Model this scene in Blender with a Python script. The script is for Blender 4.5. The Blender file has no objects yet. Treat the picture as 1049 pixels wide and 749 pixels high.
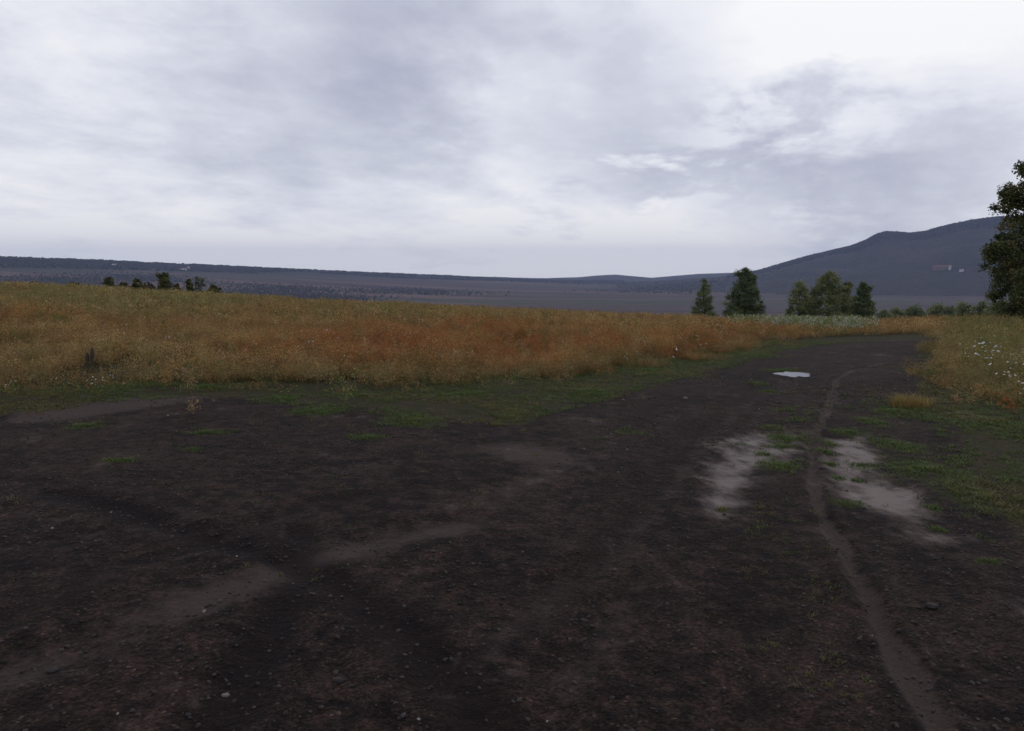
import bpy, math, random
import numpy as np

C = bpy.context.scene.collection
sc = bpy.context.scene
R = math.radians
rng = np.random.default_rng(7)
random.seed(7)

# ------------------------------------------------------------------ camera
F_PX, CX, CY, HOR, EYE = 792.0, 524.5, 374.5, 278.0, 1.6
PITCH = math.atan((CY - HOR) / F_PX)
cam = bpy.data.objects.new('camera', bpy.data.cameras.new('camera'))
C.objects.link(cam)
cam.location = (0, 0, EYE)
cam.rotation_euler = (math.pi / 2 - PITCH, 0, 0)
cam.data.sensor_fit = 'HORIZONTAL'
cam.data.angle = 2 * math.atan(CX / F_PX)
cam.data.clip_start = 0.05
cam.data.clip_end = 120000
sc.camera = cam

# ------------------------------------------------------------------ render / exposure
sc.view_settings.view_transform = 'Standard'
sc.view_settings.look = 'None'
sc.view_settings.gamma = 1.0
sc.view_settings.exposure = 0.0
sc.render.engine = 'CYCLES'
sc.cycles.max_bounces = 5
sc.cycles.diffuse_bounces = 3
sc.cycles.glossy_bounces = 2
sc.cycles.transmission_bounces = 3
sc.cycles.volume_bounces = 0
sc.cycles.transparent_max_bounces = 8
sc.cycles.sample_clamp_indirect = 4.0
try:
    sc.cycles.use_denoising = True
    sc.cycles.denoiser = 'OPENIMAGEDENOISE'
except Exception:
    pass

SUN_EL, SUN_AZ = 42.0, 38.0          # behind the overcast, ahead and to the right


def pix_dir(px, py):
    xc, yc = (px - CX) / F_PX, -(py - CY) / F_PX
    d = np.array([xc, math.cos(PITCH) + yc * math.sin(PITCH), -math.sin(PITCH) + yc * math.cos(PITCH)])
    return d / np.linalg.norm(d)


# ------------------------------------------------------------------ node helper
class NT:
    def __init__(s, tree):
        s.t = tree
        s.n = tree.nodes
        s.l = tree.links

    def put(s, sock, v):
        if v is None:
            return
        if isinstance(v, bpy.types.NodeSocket):
            s.l.new(v, sock)
        elif isinstance(v, (tuple, list)) and sock.type == 'RGBA' and len(v) == 3:
            sock.default_value = (*v, 1)
        else:
            sock.default_value = v

    def m(s, op, a, b=None, c=None, clamp=False):
        n = s.n.new('ShaderNodeMath')
        n.operation = op
        n.use_clamp = clamp
        for i, v in enumerate((a, b, c)):
            s.put(n.inputs[i], v)
        return n.outputs[0]

    def vm(s, op, a, b=None):
        n = s.n.new('ShaderNodeVectorMath')
        n.operation = op
        s.put(n.inputs[0], a)
        s.put(n.inputs[1], b)
        return n.outputs['Value'] if op in ('DOT_PRODUCT', 'LENGTH') else n.outputs[0]

    def noise(s, vec, scale, detail=4, rough=.55, dist=0, typ=None):
        n = s.n.new('ShaderNodeTexNoise')
        s.put(n.inputs['Vector'], vec)
        n.inputs['Scale'].default_value = scale
        n.inputs['Detail'].default_value = detail
        n.inputs['Roughness'].default_value = rough
        n.inputs['Distortion'].default_value = dist
        return n.outputs['Fac']

    def vor(s, vec, scale, out='Distance'):
        n = s.n.new('ShaderNodeTexVoronoi')
        s.put(n.inputs['Vector'], vec)
        n.inputs['Scale'].default_value = scale
        return n.outputs[out]

    def mix(s, f, a, b):
        n = s.n.new('ShaderNodeMix')
        n.data_type = 'RGBA'
        s.put(n.inputs[0], f)
        s.put(n.inputs[6], a)
        s.put(n.inputs[7], b)
        return n.outputs[2]

    def mixf(s, f, a, b):
        n = s.n.new('ShaderNodeMix')
        s.put(n.inputs[0], f)
        s.put(n.inputs[2], a)
        s.put(n.inputs[3], b)
        return n.outputs[0]

    def ss(s, v, lo, hi, to0=0.0, to1=1.0):
        n = s.n.new('ShaderNodeMapRange')
        n.interpolation_type = 'SMOOTHSTEP'
        s.put(n.inputs[0], v)
        for i, q in enumerate((lo, hi, to0, to1)):
            n.inputs[i + 1].default_value = q
        return n.outputs[0]

    def mapping(s, vec, loc=(0, 0, 0), rot=(0, 0, 0), scale=(1, 1, 1)):
        n = s.n.new('ShaderNodeMapping')
        s.put(n.inputs[0], vec)
        n.inputs[1].default_value = loc
        n.inputs[2].default_value = rot
        n.inputs[3].default_value = scale
        return n.outputs[0]

    def ramp(s, f, stops):
        n = s.n.new('ShaderNodeValToRGB')
        s.put(n.inputs[0], f)
        e = n.color_ramp.elements
        while len(e) < len(stops):
            e.new(.5)
        for el, (p, c) in zip(e, stops):
            el.position = p
            el.color = (*c, 1)
        return n.outputs[0]

    def attr(s, name, out='Fac'):
        n = s.n.new('ShaderNodeAttribute')
        n.attribute_name = name
        return n.outputs[out]

    def coord(s, out='Object'):
        return s.n.new('ShaderNodeTexCoord').outputs[out]

    def sep(s, v):
        n = s.n.new('ShaderNodeSeparateXYZ')
        s.put(n.inputs[0], v)
        return n.outputs[0], n.outputs[1], n.outputs[2]

    def comb(s, x, y, z):
        n = s.n.new('ShaderNodeCombineXYZ')
        for i, v in enumerate((x, y, z)):
            s.put(n.inputs[i], v)
        return n.outputs[0]


# ------------------------------------------------------------------ world: overcast over a Nishita sky
world = bpy.data.worlds.new('World')
sc.world = world
world.use_nodes = True
wt = NT(world.node_tree)
wt.n.clear()
wout = wt.n.new('ShaderNodeOutputWorld')
sky = wt.n.new('ShaderNodeTexSky')
sky.sky_type = 'NISHITA'
sky.sun_disc = False
sky.sun_elevation = R(SUN_EL)
sky.sun_rotation = R(SUN_AZ)
bg_sky = wt.n.new('ShaderNodeBackground')
wt.l.new(sky.outputs[0], bg_sky.inputs[0])
bg_sky.inputs[1].default_value = 0.08
D = wt.vm('NORMALIZE', wt.coord('Generated'))
dx, dy, dz = wt.sep(D)
zc = wt.m('ADD', wt.m('MAXIMUM', dz, 0.0), 0.20)
P = wt.comb(wt.m('DIVIDE', dx, zc), wt.m('DIVIDE', dy, zc), 0.0)
P = wt.mapping(P, rot=(0, 0, R(22)))
Ps = wt.mapping(P, scale=(1.0, 0.60, 1.0), loc=(3.1, 1.7, 0))
n_big = wt.noise(Ps, 0.9, 4, .55, .25)
n_mid = wt.noise(wt.mapping(P, scale=(1.0, .80, 1.0), loc=(5.3, 2.2, 0)), 2.6, 9, .60, .15)
n_fine = wt.noise(wt.mapping(P, scale=(1.0, .8, 1.0), loc=(2.3, 8.2, 0)), 9.0, 7, .65, .1)
val = wt.m('MULTIPLY_ADD', n_big, 0.62, 0.345)
val = wt.m('ADD', val, wt.m('MULTIPLY_ADD', n_mid, 1.06, -0.53))
val = wt.m('ADD', val, wt.m('MULTIPLY_ADD', n_fine, 0.20, -0.10))
warp = wt.m('MULTIPLY_ADD', n_mid, 0.05, -0.025)
LOBES = [  # direction of the cloud thinning or thickening, angular size (deg), amount
    (1010, 60, 16, .36), (800, 10, 13, .14), (740, 258, 5, .26), (670, 256, 5, .16), (600, 260, 6, .12), (560, 190, 7, .05), (120, 60, 14, .03),
    (880, 222, 8, -.30), (800, 205, 6, -.22), (960, 205, 8, -.24), (1040, 190, 7, -.14), (700, 150, 7, -.16), (640, 130, 6, -.12), (700, 195, 5, -.14), (330, 50, 10, -.13), (420, 120, 8, -.08),
    (270, 40, 8, -.04), (60, 230, 9, .02), (470, 60, 9, -.05), (700, 230, 4, .05),
]
for px, py, rad, amt in LOBES:
    d = pix_dir(px, py)
    dist = wt.m('ADD', wt.vm('DOT_PRODUCT', D, tuple(d)), warp if rad < 10 else 0.0)
    val = wt.m('ADD', val, wt.ss(dist, math.cos(R(rad * 1.5)), 1.0, 0.0, amt))
val = wt.m('ADD', val, wt.ss(dz, .14, .0, 0.0, .42))
val = wt.m('ADD', val, wt.ss(dz, .50, .85, 0.0, -.45))
cloud = wt.ramp(val, [(0.0, (.33, .335, .45)), (.28, (.47, .485, .60)), (.50, (.635, .655, .755)),
                      (.72, (.83, .85, .92)), (1.0, (1.02, 1.02, 1.03))])
bg_cloud = wt.n.new('ShaderNodeBackground')
wt.l.new(cloud, bg_cloud.inputs[0])
bg_cloud.inputs[1].default_value = 1.0
cover = wt.ss(val, .0, .45, .99, .94)
mixw = wt.n.new('ShaderNodeMixShader')
wt.l.new(cover, mixw.inputs[0])
wt.l.new(bg_sky.outputs[0], mixw.inputs[1])
wt.l.new(bg_cloud.outputs[0], mixw.inputs[2])
wt.l.new(mixw.outputs[0], wout.inputs['Surface'])

sun = bpy.data.objects.new('sun', bpy.data.lights.new('sun', 'SUN'))
C.objects.link(sun)
sun.data.energy = 0.5
sun.data.angle = R(25)
sun.data.color = (1.0, .96, .90)
sun.location = (30, 40, 60)
sun.rotation_euler = (R(90 - SUN_EL), 0, R(180 - SUN_AZ))


# ------------------------------------------------------------------ helpers: tags, meshes, noise
def tag(o, label, cat, group=None):
    o['label'] = label
    o['category'] = cat
    if group:
        o['group'] = group
    return o


def kind(o, k):
    o['kind'] = k
    return o


def empty(name, loc, rz=0.0):
    o = bpy.data.objects.new(name, None)
    C.objects.link(o)
    o.location = tuple(float(v) for v in loc)
    o.rotation_euler = (0, 0, rz)
    o.empty_display_size = .2
    return o


def mesh_np(name, V, Fc, mat, attrs=None, smooth=False, parent=None, loc=None):
    V = np.asarray(V, np.float32)
    Fc = np.asarray(Fc, np.int32)
    k = Fc.shape[1]
    me = bpy.data.meshes.new(name)
    me.vertices.add(len(V))
    me.vertices.foreach_set('co', V.ravel())
    me.loops.add(Fc.size)
    me.loops.foreach_set('vertex_index', Fc.ravel())
    me.polygons.add(len(Fc))
    me.polygons.foreach_set('loop_start', np.arange(0, Fc.size, k, dtype=np.int32))
    me.polygons.foreach_set('use_smooth', np.full(len(Fc), smooth, dtype=bool))
    for nm, a in (attrs or {}).items():
        a = np.asarray(a, np.float32)
        if a.ndim == 1:
            at = me.attributes.new(nm, 'FLOAT', 'POINT')
            at.data.foreach_set('value', a)
        else:
            at = me.attributes.new(nm, 'FLOAT_COLOR', 'POINT')
            at.data.foreach_set('color', np.c_[a, np.ones(len(a), np.float32)].astype(np.float32).ravel())
    me.update(calc_edges=True)
    if mat:
        me.materials.append(mat)
    o = bpy.data.objects.new(name, me)
    C.objects.link(o)
    if parent:
        o.parent = parent
    if loc is not None:
        o.location = tuple(float(v) for v in loc)
    return o


def vnoise(x, y, seed=0):
    xi, yi = np.floor(x).astype(np.int64), np.floor(y).astype(np.int64)
    fx, fy = x - xi, y - yi
    fx, fy = fx * fx * (3 - 2 * fx), fy * fy * (3 - 2 * fy)

    def h(a, b):
        n = (a * 374761393 + b * 668265263 + seed * 144665) & 0xffffffff
        n = ((n ^ (n >> 13)) * 1274126177) & 0xffffffff
        return ((n ^ (n >> 16)) & 0xffff) / 65535.0
    return (h(xi, yi) * (1 - fx) + h(xi + 1, yi) * fx) * (1 - fy) + (h(xi, yi + 1) * (1 - fx) + h(xi + 1, yi + 1) * fx) * fy


def fbm(x, y, seed=0, oct=4):
    s, a, t = 0.0, .5, 0.0
    for i in range(oct):
        s = s + a * vnoise(x, y, seed + i * 17)
        t += a
        x, y, a = x * 2.03 + 11.3, y * 2.03 + 5.7, a * .5
    return s / t


def sstep(v, a, b):
    t = np.clip((v - a) / (b - a), 0, 1)
    return t * t * (3 - 2 * t)


# ------------------------------------------------------------------ terrain height
VALLEY = -140.0
KX = np.array([-300, 0, 120, 240, 350, 500, 620, 700, 780, 860, 960, 1049, 1350])
CREST_Y = np.array([294.5, 294.5, 299, 307.5, 314, 322, 328, 332, 335, 337, 334, 332.5, 332.5])   # picture row of the bare crest
KD = np.array([100, 100, 95, 78, 66, 58, 50, 46, 42, 42, 44, 46, 46.])


def knoll(d, s, dd):
    """gentle fall to the brow at dd, then a steeper slope that eases out into the valley floor"""
    w = 12.0
    q = (d - dd) / w
    drop = .085 * w * (np.maximum(q, 0) + np.log1p(np.exp(-np.abs(q))))
    de = np.minimum(d, dd + 20)
    base = -s * de * de / (de + 8)
    return base + (VALLEY - base) * np.tanh(drop / -VALLEY)


SLOPE = []
for kx, cy, dd in zip(KX, CREST_Y, KD):
    ca = math.cos(math.atan((kx - CX) / F_PX * math.cos(PITCH)))
    d = np.linspace(4, 400, 800)
    best = None
    for s in np.linspace(-.01, .06, 141):
        z = knoll(d, s, dd)
        y = HOR + F_PX * ((EYE - z) / d).min() / ca
        if best is None or abs(y - cy) < best[0]:
            best = (abs(y - cy), s)
    SLOPE.append(best[1])
SLOPE = np.array(SLOPE)

RX = np.array([-400, 0, 100, 200, 300, 400, 480, 545, 640, 800, 1500])
RY = np.array([262, 264, 267, 271.5, 276, 280.5, 284, 286.5, 287.5, 288, 288])
RD = np.array([5600, 5600, 5800, 6200, 6800, 7400, 8000, 8600, 9200, 9500, 9500.])
MX = np.array([500, 640, 690, 740, 765, 780, 805, 830, 850, 870, 885, 895, 905, 918, 930, 945, 960, 975, 990, 1005, 1020, 1035, 1060, 1100, 1160, 1250, 1400, 1700])
MY = np.array([296, 290, 287, 283, 279.5, 276.5, 269, 262, 257.5, 253, 247, 241.5, 238.8, 239.2, 240.5, 238.5, 234, 230, 227, 224.8, 223.4, 223, 223.5, 228, 235, 250, 270, 300.])
FX = np.array([300, 480, 520, 545, 575, 592, 612, 630, 655, 668, 690, 715, 745, 790, 850, 1000])
FY = np.array([296, 290, 287.5, 285.5, 284.4, 284, 282.2, 281.2, 283.4, 284.5, 282.6, 280.6, 279.6, 278, 280, 290.])


def px_of(x, y):
    az = np.arctan2(x, y)
    azc = np.clip(az, -R(62), R(62))
    return CX + F_PX * np.tan(azc) / math.cos(PITCH), az


def height(x, y, parts=False):
    d = np.hypot(x, y)
    px, az = px_of(x, y)
    back = sstep(np.abs(az), R(70), R(150))
    s = np.interp(px, KX, SLOPE) * (1 - back) + .01 * back
    dd = np.interp(px, KX, KD) * (1 - back) + 80 * back
    z = knoll(d, s, dd)
    ca = np.cos(np.clip(az, -R(62), R(62)))
    far = sstep(d, 600, 2500)
    z = z + far * (fbm(x / 1400, y / 1400, 3, 3) - .5) * 16
    front = 1 - back
    rd = np.interp(px, RX, RD)
    hr = EYE + rd * ca * (HOR - np.interp(px, RX, RY)) / F_PX
    t = np.clip((d - 1700) / (rd - 1700), 0, 1)
    z = z + front * np.maximum(hr - VALLEY, 0) * (t ** 1.35) * sstep(t, -.5, .6)
    z = z - front * sstep(d, rd, rd + 3000) * 40
    # the mountain, with spurs
    dm = 7000.0
    hm = EYE + dm * ca * (HOR - np.interp(px, MX, MY)) / F_PX - VALLEY
    u = np.clip((d - 4300) / (dm - 4300), 0, 1.0)
    prof = .22 * u + .78 * sstep(u, 0, 1.06)
    prof = prof * (1 - sstep(d, dm, dm + 3500))
    spur = (fbm(x / 620 + 3, y / 900, 21, 4) - .5) * 2
    zm = VALLEY + np.maximum(hm, 0) * prof * (1 + .30 * spur * np.sin(np.pi * np.clip(u, 0, 1)) * front)
    mt = front * np.maximum(zm - z, 0) * sstep(hm, 0, 60)
    z = z + mt
    df = 11500.0
    hf = np.maximum(EYE + df * ca * (HOR - np.interp(px, FX, FY)) / F_PX - VALLEY, 0)
    g = np.exp(-((d - df) / 1300) ** 2)
    fh = front * np.maximum(VALLEY + hf * g - z, 0) * (hf > 5)
    z = z + fh
    return (z, mt, fh) if parts else z


def to_pix(x, y, z):
    x, y, z = np.asarray(x, float), np.asarray(y, float), np.asarray(z, float) - EYE
    dep = y * math.cos(PITCH) - z * math.sin(PITCH)
    up = y * math.sin(PITCH) + z * math.cos(PITCH)
    dep = np.maximum(dep, 1e-3)
    return CX + F_PX * x / dep, CY - F_PX * up / dep


def ground_at(px, py, dmin=1.5, dmax=30000):
    """where the sight line through a point of the photograph first meets the terrain"""
    v = pix_dir(px, py)
    hx = math.hypot(v[0], v[1])
    d = np.geomspace(dmin, dmax, 6000)
    X, Y, Z = v[0] / hx * d, v[1] / hx * d, EYE + v[2] / hx * d
    below = np.nonzero(Z < height(X, Y))[0]
    if not len(below):
        return None
    i = below[0]
    return np.array([X[i], Y[i], float(height(X[i:i + 1], Y[i:i + 1])[0])])


def along(px, d):
    """ground point at distance d in the direction of column px"""
    t = (px - CX) / F_PX * math.cos(PITCH)
    a = math.atan(t)
    x, y = d * math.sin(a), d * math.cos(a)
    return np.array([x, y, float(height(np.array([x]), np.array([y]))[0])])


def gpoly(pts):
    return np.array([ground_at(*p)[:2] for p in pts])


def seg_dist(x, y, P, closed=False):
    d = np.full(x.shape, 1e9)
    n = len(P)
    for i in range(n if closed else n - 1):
        a, b = P[i], P[(i + 1) % n]
        e = b - a
        L = max(e @ e, 1e-9)
        t = np.clip(((x - a[0]) * e[0] + (y - a[1]) * e[1]) / L, 0, 1)
        d = np.minimum(d, np.hypot(x - a[0] - t * e[0], y - a[1] - t * e[1]))
    return d


def inside(x, y, P):
    r = np.zeros(x.shape, bool)
    n = len(P)
    for i in range(n):
        (x1, y1), (x2, y2) = P[i], P[(i + 1) % n]
        if y1 == y2:
            continue
        c = (y1 > y) != (y2 > y)
        r ^= c & (x < (x2 - x1) * (y - y1) / (y2 - y1) + x1)
    return r


def sdist(x, y, P):
    return np.where(inside(x, y, P), 1, -1) * seg_dist(x, y, P, True)


# ------------------------------------------------------------------ zones on the ground
lot_edge = gpoly([(0, 424), (60, 418), (110, 409), (170, 406), (240, 408), (330, 414), (420, 425), (500, 432), (545, 423),
                  (610, 408), (680, 388), (735, 376), (780, 362), (830, 353), (880, 350), (930, 349), (962, 349),
                  (955, 362), (948, 378), (958, 398), (975, 425), (990, 460), (1010, 500), (1049, 560)])
LOT = np.vstack([[(-16, 1.0), (-13.5, 6.5)], lot_edge, [(4.2, 2.2), (7, -12), (-16, -14)]])
FIELD_EDGE = gpoly([(0, 398), (60, 392), (120, 392), (175, 392), (250, 391), (330, 392), (420, 394), (500, 391), (600, 383), (680, 372),
                    (735, 362), (775, 354), (820, 348), (880, 344), (930, 343), (965, 343), (966, 352), (950, 360), (952, 378), (975, 392),
                    (1010, 402), (1049, 412)])
FIELD = np.vstack([[(-60, 6.0), (-14, 9.0)], FIELD_EDGE, [(20, 10), (70, 8), (170, 160), (0, 210), (-190, 160)]])
WET_L = gpoly([(716, 505), (730, 470), (738, 450), (765, 444), (792, 444), (822, 446), (826, 462), (800, 472), (776, 488), (760, 515), (740, 530), (716, 525)])
WET_R = gpoly([(846, 449), (884, 446), (897, 462), (905, 480), (925, 495), (945, 512), (965, 535), (975, 552), (950, 552), (920, 540), (885, 520), (862, 500), (846, 478)])
PALE_L = [gpoly([(15, 432), (30, 419), (90, 412), (120, 404), (175, 403), (225, 404), (170, 414), (95, 424), (50, 430)])]
SCUFF = gpoly([(500, 458), (530, 455), (585, 466), (592, 474), (560, 476), (525, 470)])
LINES_LIGHT = [  # (points in the photograph, half width m, strength)
    ([(905, 372), (880, 377), (857, 388), (851, 412), (840, 436), (832, 452), (831, 478), (836, 510), (848, 540), (866, 570), (884, 605), (905, 645), (930, 690), (962, 748)], .044, 1.7),
    ([(0, 690), (80, 665), (170, 630), (280, 590), (380, 560), (470, 536)], .17, .85),
    ([(560, 600), (640, 560), (690, 500), (722, 455), (760, 420), (800, 390)], .09, .42),
    ([(470, 690), (560, 610), (640, 560)], .10, .4),
    ([(330, 560), (420, 545), (520, 500), (620, 460), (690, 425)], .13, .45),
    ([(1000, 748), (960, 640), (930, 560), (915, 500), (905, 440), (900, 390)], .12, .22),
    ([(560, 748), (640, 620), (700, 530), (760, 450), (800, 405), (835, 372)], .09, .40),
    ([(700, 560), (745, 500), (790, 440), (815, 400)], .10, .22),
    ([(640, 748), (690, 640), (735, 540), (775, 470)], .11, .18),
    ([(0, 560), (120, 540), (260, 500), (420, 470)], .14, .25),
]
LINES_DARK = [
    ([(60, 505), (140, 528), (240, 560), (330, 592), (420, 655), (480, 720), (500, 748)], .10, 1.0),
    ([(300, 545), (305, 590), (270, 660), (215, 748)], .10, .95),
    ([(540, 640), (620, 560), (680, 480), (740, 420), (800, 375)], .10, .45),
    ([(780, 748), (790, 640), (800, 560), (806, 500)], .12, .35),
    ([(0, 640), (80, 590), (200, 560), (310, 520), (420, 500)], .10, .45),
]
LINES_LIGHT.append(([(829, 441), (831, 450), (833, 460)], .07, 1.6))
LL = [(gpoly(p), w, s) for p, w, s in LINES_LIGHT]
LD = [(gpoly(p), w, s) for p, w, s in LINES_DARK]
GREEN_PATCH = [  # short grass growing on the track: x0 x1 y0 y1 in the photograph
    (767, 829, 469, 485), (775, 800, 435, 441), (779, 825, 444, 452), (781, 823, 453, 460), (769, 796, 461, 468), (752, 768, 452, 456),
    (845, 891, 437, 448), (893, 950, 445, 467), (837, 859, 451, 459), (835, 857, 460, 468), (843, 859, 472, 479), (864, 907, 472, 482),
    (848, 868, 485, 493), (872, 884, 490, 493), (843, 897, 512, 522), (942, 966, 515, 525), (900, 1000, 466, 500), (950, 1049, 480, 540),
    (950, 972, 538, 545), (733, 750, 518, 525), (995, 1030, 570, 580),
    (765, 790, 391, 396), (775, 800, 399, 404), (625, 665, 440, 446), (775, 825, 377, 382), (875, 915, 425, 440), (890, 950, 415, 430),
    (490, 560, 410, 438), (330, 420, 398, 412), (420, 520, 398, 410), (560, 640, 392, 412), (640, 730, 376, 388), (735, 800, 360, 367), (380, 470, 424, 440),
    (90, 150, 470, 476), (180, 210, 458, 464), (250, 330, 402, 414), (290, 360, 414, 428), (180, 240, 440, 446), (60, 110, 432, 440), (350, 400, 444, 452),
    (930, 1049, 400, 470), (945, 970, 375, 395), 
    (170, 250, 394, 402), (95, 175, 388, 402), (0, 95, 396, 412),
]
PATCH = []
for x0, x1, y0, y1 in GREEN_PATCH:
    a, b = ground_at((x0 + x1) / 2, y1), ground_at((x0 + x1) / 2, y0)
    c = (a + b) / 2
    hw = (x1 - x0) / 2 / F_PX * c[1]
    PATCH.append((c[0], c[1], max(hw, .06), max((b - a)[1] / 2, .08)))
PUDDLES = [((798, 827), (380.5, 385.5))]
PUD = []
for (x0, x1), (y0, y1) in PUDDLES:
    a, b = ground_at((x0 + x1) / 2, y1), ground_at((x0 + x1) / 2, y0)
    c = (a + b) / 2
    PUD.append((c[0], c[1], (x1 - x0) / 2 / F_PX * c[1], (b - a)[1] / 2, c[2]))


def detail(x, y):
    """small relief near the camera (metres)"""
    d = np.hypot(x, y)
    k = 1 - sstep(d, 30, 60)
    z = (fbm(x * 1.1, y * 1.1, 5, 4) - .5) * .05 + (vnoise(x * 7, y * 7, 9) - .5) * .012 + (vnoise(x * 16, y * 16, 12) - .5) * .008
    lot = sstep(sdist(x, y, LOT), -.5, .3)
    z = z * (.7 + .6 * (1 - lot))
    for P, w, s in LL:
        q = seg_dist(x, y, P) + (fbm(x * 3, y * 3, 33, 3) - .5) * .05
        z = z - .016 * s * np.exp(-(q / w) ** 2) + .008 * s * np.exp(-((q - 2.2 * w) / w) ** 2) * vnoise(x * 5, y * 5, 35) * 2
    for P, w, s in LD:
        z = z - .018 * s * np.exp(-(seg_dist(x, y, P) / w) ** 2) + .010 * s * np.exp(-((seg_dist(x, y, P) - 2 * w) / w) ** 2)
    wet = np.maximum(sstep(sdist(x, y, WET_L), -.2, .2), sstep(sdist(x, y, WET_R), -.2, .2))
    z = z * (1 - .75 * wet) - .012 * wet
    for cx, cy, hw, hd, _ in PUD:
        q = np.hypot((x - cx) / (hw * 1.25), (y - cy) / (hd * 1.25))
        w = 1 - sstep(q, .8, 1.25)
        z = z * (1 - w) - .03 * w
    return z * k


def gz(x, y):
    x, y = np.atleast_1d(np.asarray(x, float)), np.atleast_1d(np.asarray(y, float))
    return height(x, y) + detail(x, y)


def gz1(x, y):
    return float(gz(x, y)[0])


# ------------------------------------------------------------------ materials
def material(name):
    m = bpy.data.materials.new(name)
    m.use_nodes = True
    t = NT(m.node_tree)
    b = m.node_tree.nodes['Principled BSDF']
    return m, t, b


def bump(t, b, h, strength, dist):
    n = t.n.new('ShaderNodeBump')
    n.inputs['Strength'].default_value = strength
    n.inputs['Distance'].default_value = dist
    t.put(n.inputs['Height'], h)
    t.l.new(n.outputs[0], b.inputs['Normal'])


def earth_material():
    m, t, b = material('earth')
    p = t.coord('Object')
    n0 = t.noise(p, .35, 4, .6)
    n1 = t.noise(p, 1.3, 6, .62, .4)
    n2 = t.noise(p, 8.0, 6, .65)
    n3 = t.noise(p, 55.0, 4, .7)
    vcol = t.vor(p, 85.0, 'Color')
    vd = t.vor(p, 85.0)
    vx, vy, vz = t.sep(vcol)
    v2 = t.vor(p, 30.0, 'Color')
    v2x, v2y, _ = t.sep(v2)
    v2d = t.vor(p, 30.0)
    lot, wet, pale, dark, green = (t.attr(a) for a in ('lot', 'wet', 'pale', 'dark', 'green'))
    brown = t.ss(t.m('ADD', t.m('ADD', t.m('MULTIPLY', n1, .45), t.m('MULTIPLY', n0, .3)), t.m('MULTIPLY', n2, .25)), .43, .59)
    cinder = t.mix(brown, (.0098, .0070, .0064), (.0280, .0175, .0142))
    grit = t.m('MULTIPLY_ADD', n3, 1.1, .42)
    cinder = t.mix(t.ss(n2, .40, .68), cinder, t.mix(.5, cinder, (.056, .036, .029)))
    # single grains: darker and lighter lava chips
    grain = t.ramp(vx, [(0.0, (.35, .35, .37)), (.55, (.9, .9, .9)), (.86, (1.5, 1.45, 1.42)), (.985, (1.7, 1.65, 1.6)), (1.0, (4.0, 3.9, 3.8))])
    mulc = t.n.new('ShaderNodeMix')
    mulc.data_type = 'RGBA'
    mulc.blend_type = 'MULTIPLY'
    mulc.inputs[0].default_value = .85
    t.put(mulc.inputs[6], cinder)
    t.put(mulc.inputs[7], grain)
    col = mulc.outputs[2]
    mg = t.n.new('ShaderNodeMix')
    mg.data_type = 'RGBA'
    mg.blend_type = 'MULTIPLY'
    mg.inputs[0].default_value = .7
    t.put(mg.inputs[6], col)
    t.put(mg.inputs[7], t.comb(grit, grit, grit))
    col = mg.outputs[2]
    nj = t.m('MULTIPLY_ADD', n2, 1.0, -.5)
    palem = t.ss(t.m('ADD', pale, t.m('MULTIPLY', nj, 1.2)), .12, 1.0)
    palec = t.mix(n3, (.044, .031, .027), (.084, .061, .055))
    col = t.mix(t.m('MULTIPLY', palem, .8), col, palec)
    darkm = t.ss(t.m('ADD', dark, t.m('MULTIPLY', nj, .7)), .15, .8)
    col = t.mix(t.m('MULTIPLY', darkm, .72), col, (.0075, .0058, .0055))
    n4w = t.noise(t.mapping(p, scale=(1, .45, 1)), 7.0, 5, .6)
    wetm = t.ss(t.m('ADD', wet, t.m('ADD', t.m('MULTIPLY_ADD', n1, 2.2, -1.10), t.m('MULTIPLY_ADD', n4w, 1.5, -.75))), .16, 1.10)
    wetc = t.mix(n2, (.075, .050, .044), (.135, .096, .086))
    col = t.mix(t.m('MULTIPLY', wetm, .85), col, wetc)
    gm = t.ss(t.m('ADD', green, t.m('MULTIPLY', nj, 1.2)), .30, .75)
    col = t.mix(t.m('MULTIPLY', gm, .75), col, t.mix(n3, (.018, .022, .008), (.040, .045, .015)))
    soil = t.mix(n1, (.024, .018, .011), (.050, .037, .020))
    soil = t.mix(t.ss(n2, .42, .62), soil, (.026, .033, .010))
    ms = t.n.new('ShaderNodeMix')
    ms.data_type = 'RGBA'
    ms.blend_type = 'MULTIPLY'
    ms.inputs[0].default_value = .8
    t.put(ms.inputs[6], soil)
    t.put(ms.inputs[7], grain)
    soil = ms.outputs[2]
    lotm = t.ss(t.m('ADD', lot, t.m('MULTIPLY', nj, .9)), .35, .62)
    col = t.mix(lotm, soil, col)
    t.put(b.inputs['Base Color'], col)
    rough = t.mixf(wetm, t.m('MULTIPLY_ADD', n2, .20, .78), t.m('MULTIPLY_ADD', n3, .25, .36))
    t.put(b.inputs['Roughness'], rough)
    t.put(b.inputs['Specular IOR Level'], t.mixf(wetm, .07, .12))
    hgt = t.m('ADD', t.m('MULTIPLY', n3, .35), t.m('ADD', t.m('MULTIPLY', t.m('SUBTRACT', 1.0, vd), .5), t.m('MULTIPLY', t.m('SUBTRACT', 1.0, v2d), t.m('MULTIPLY', t.m('GREATER_THAN', v2x, .55), 1.0))))
    n4 = t.noise(p, 19.0, 5, .6)
    hgt = t.m('ADD', hgt, t.m('MULTIPLY', n4, 2.2))
    hgt = t.m('MULTIPLY', hgt, t.mixf(wetm, 1.0, .12))
    bump(t, b, hgt, .7, .012)
    return m


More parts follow.
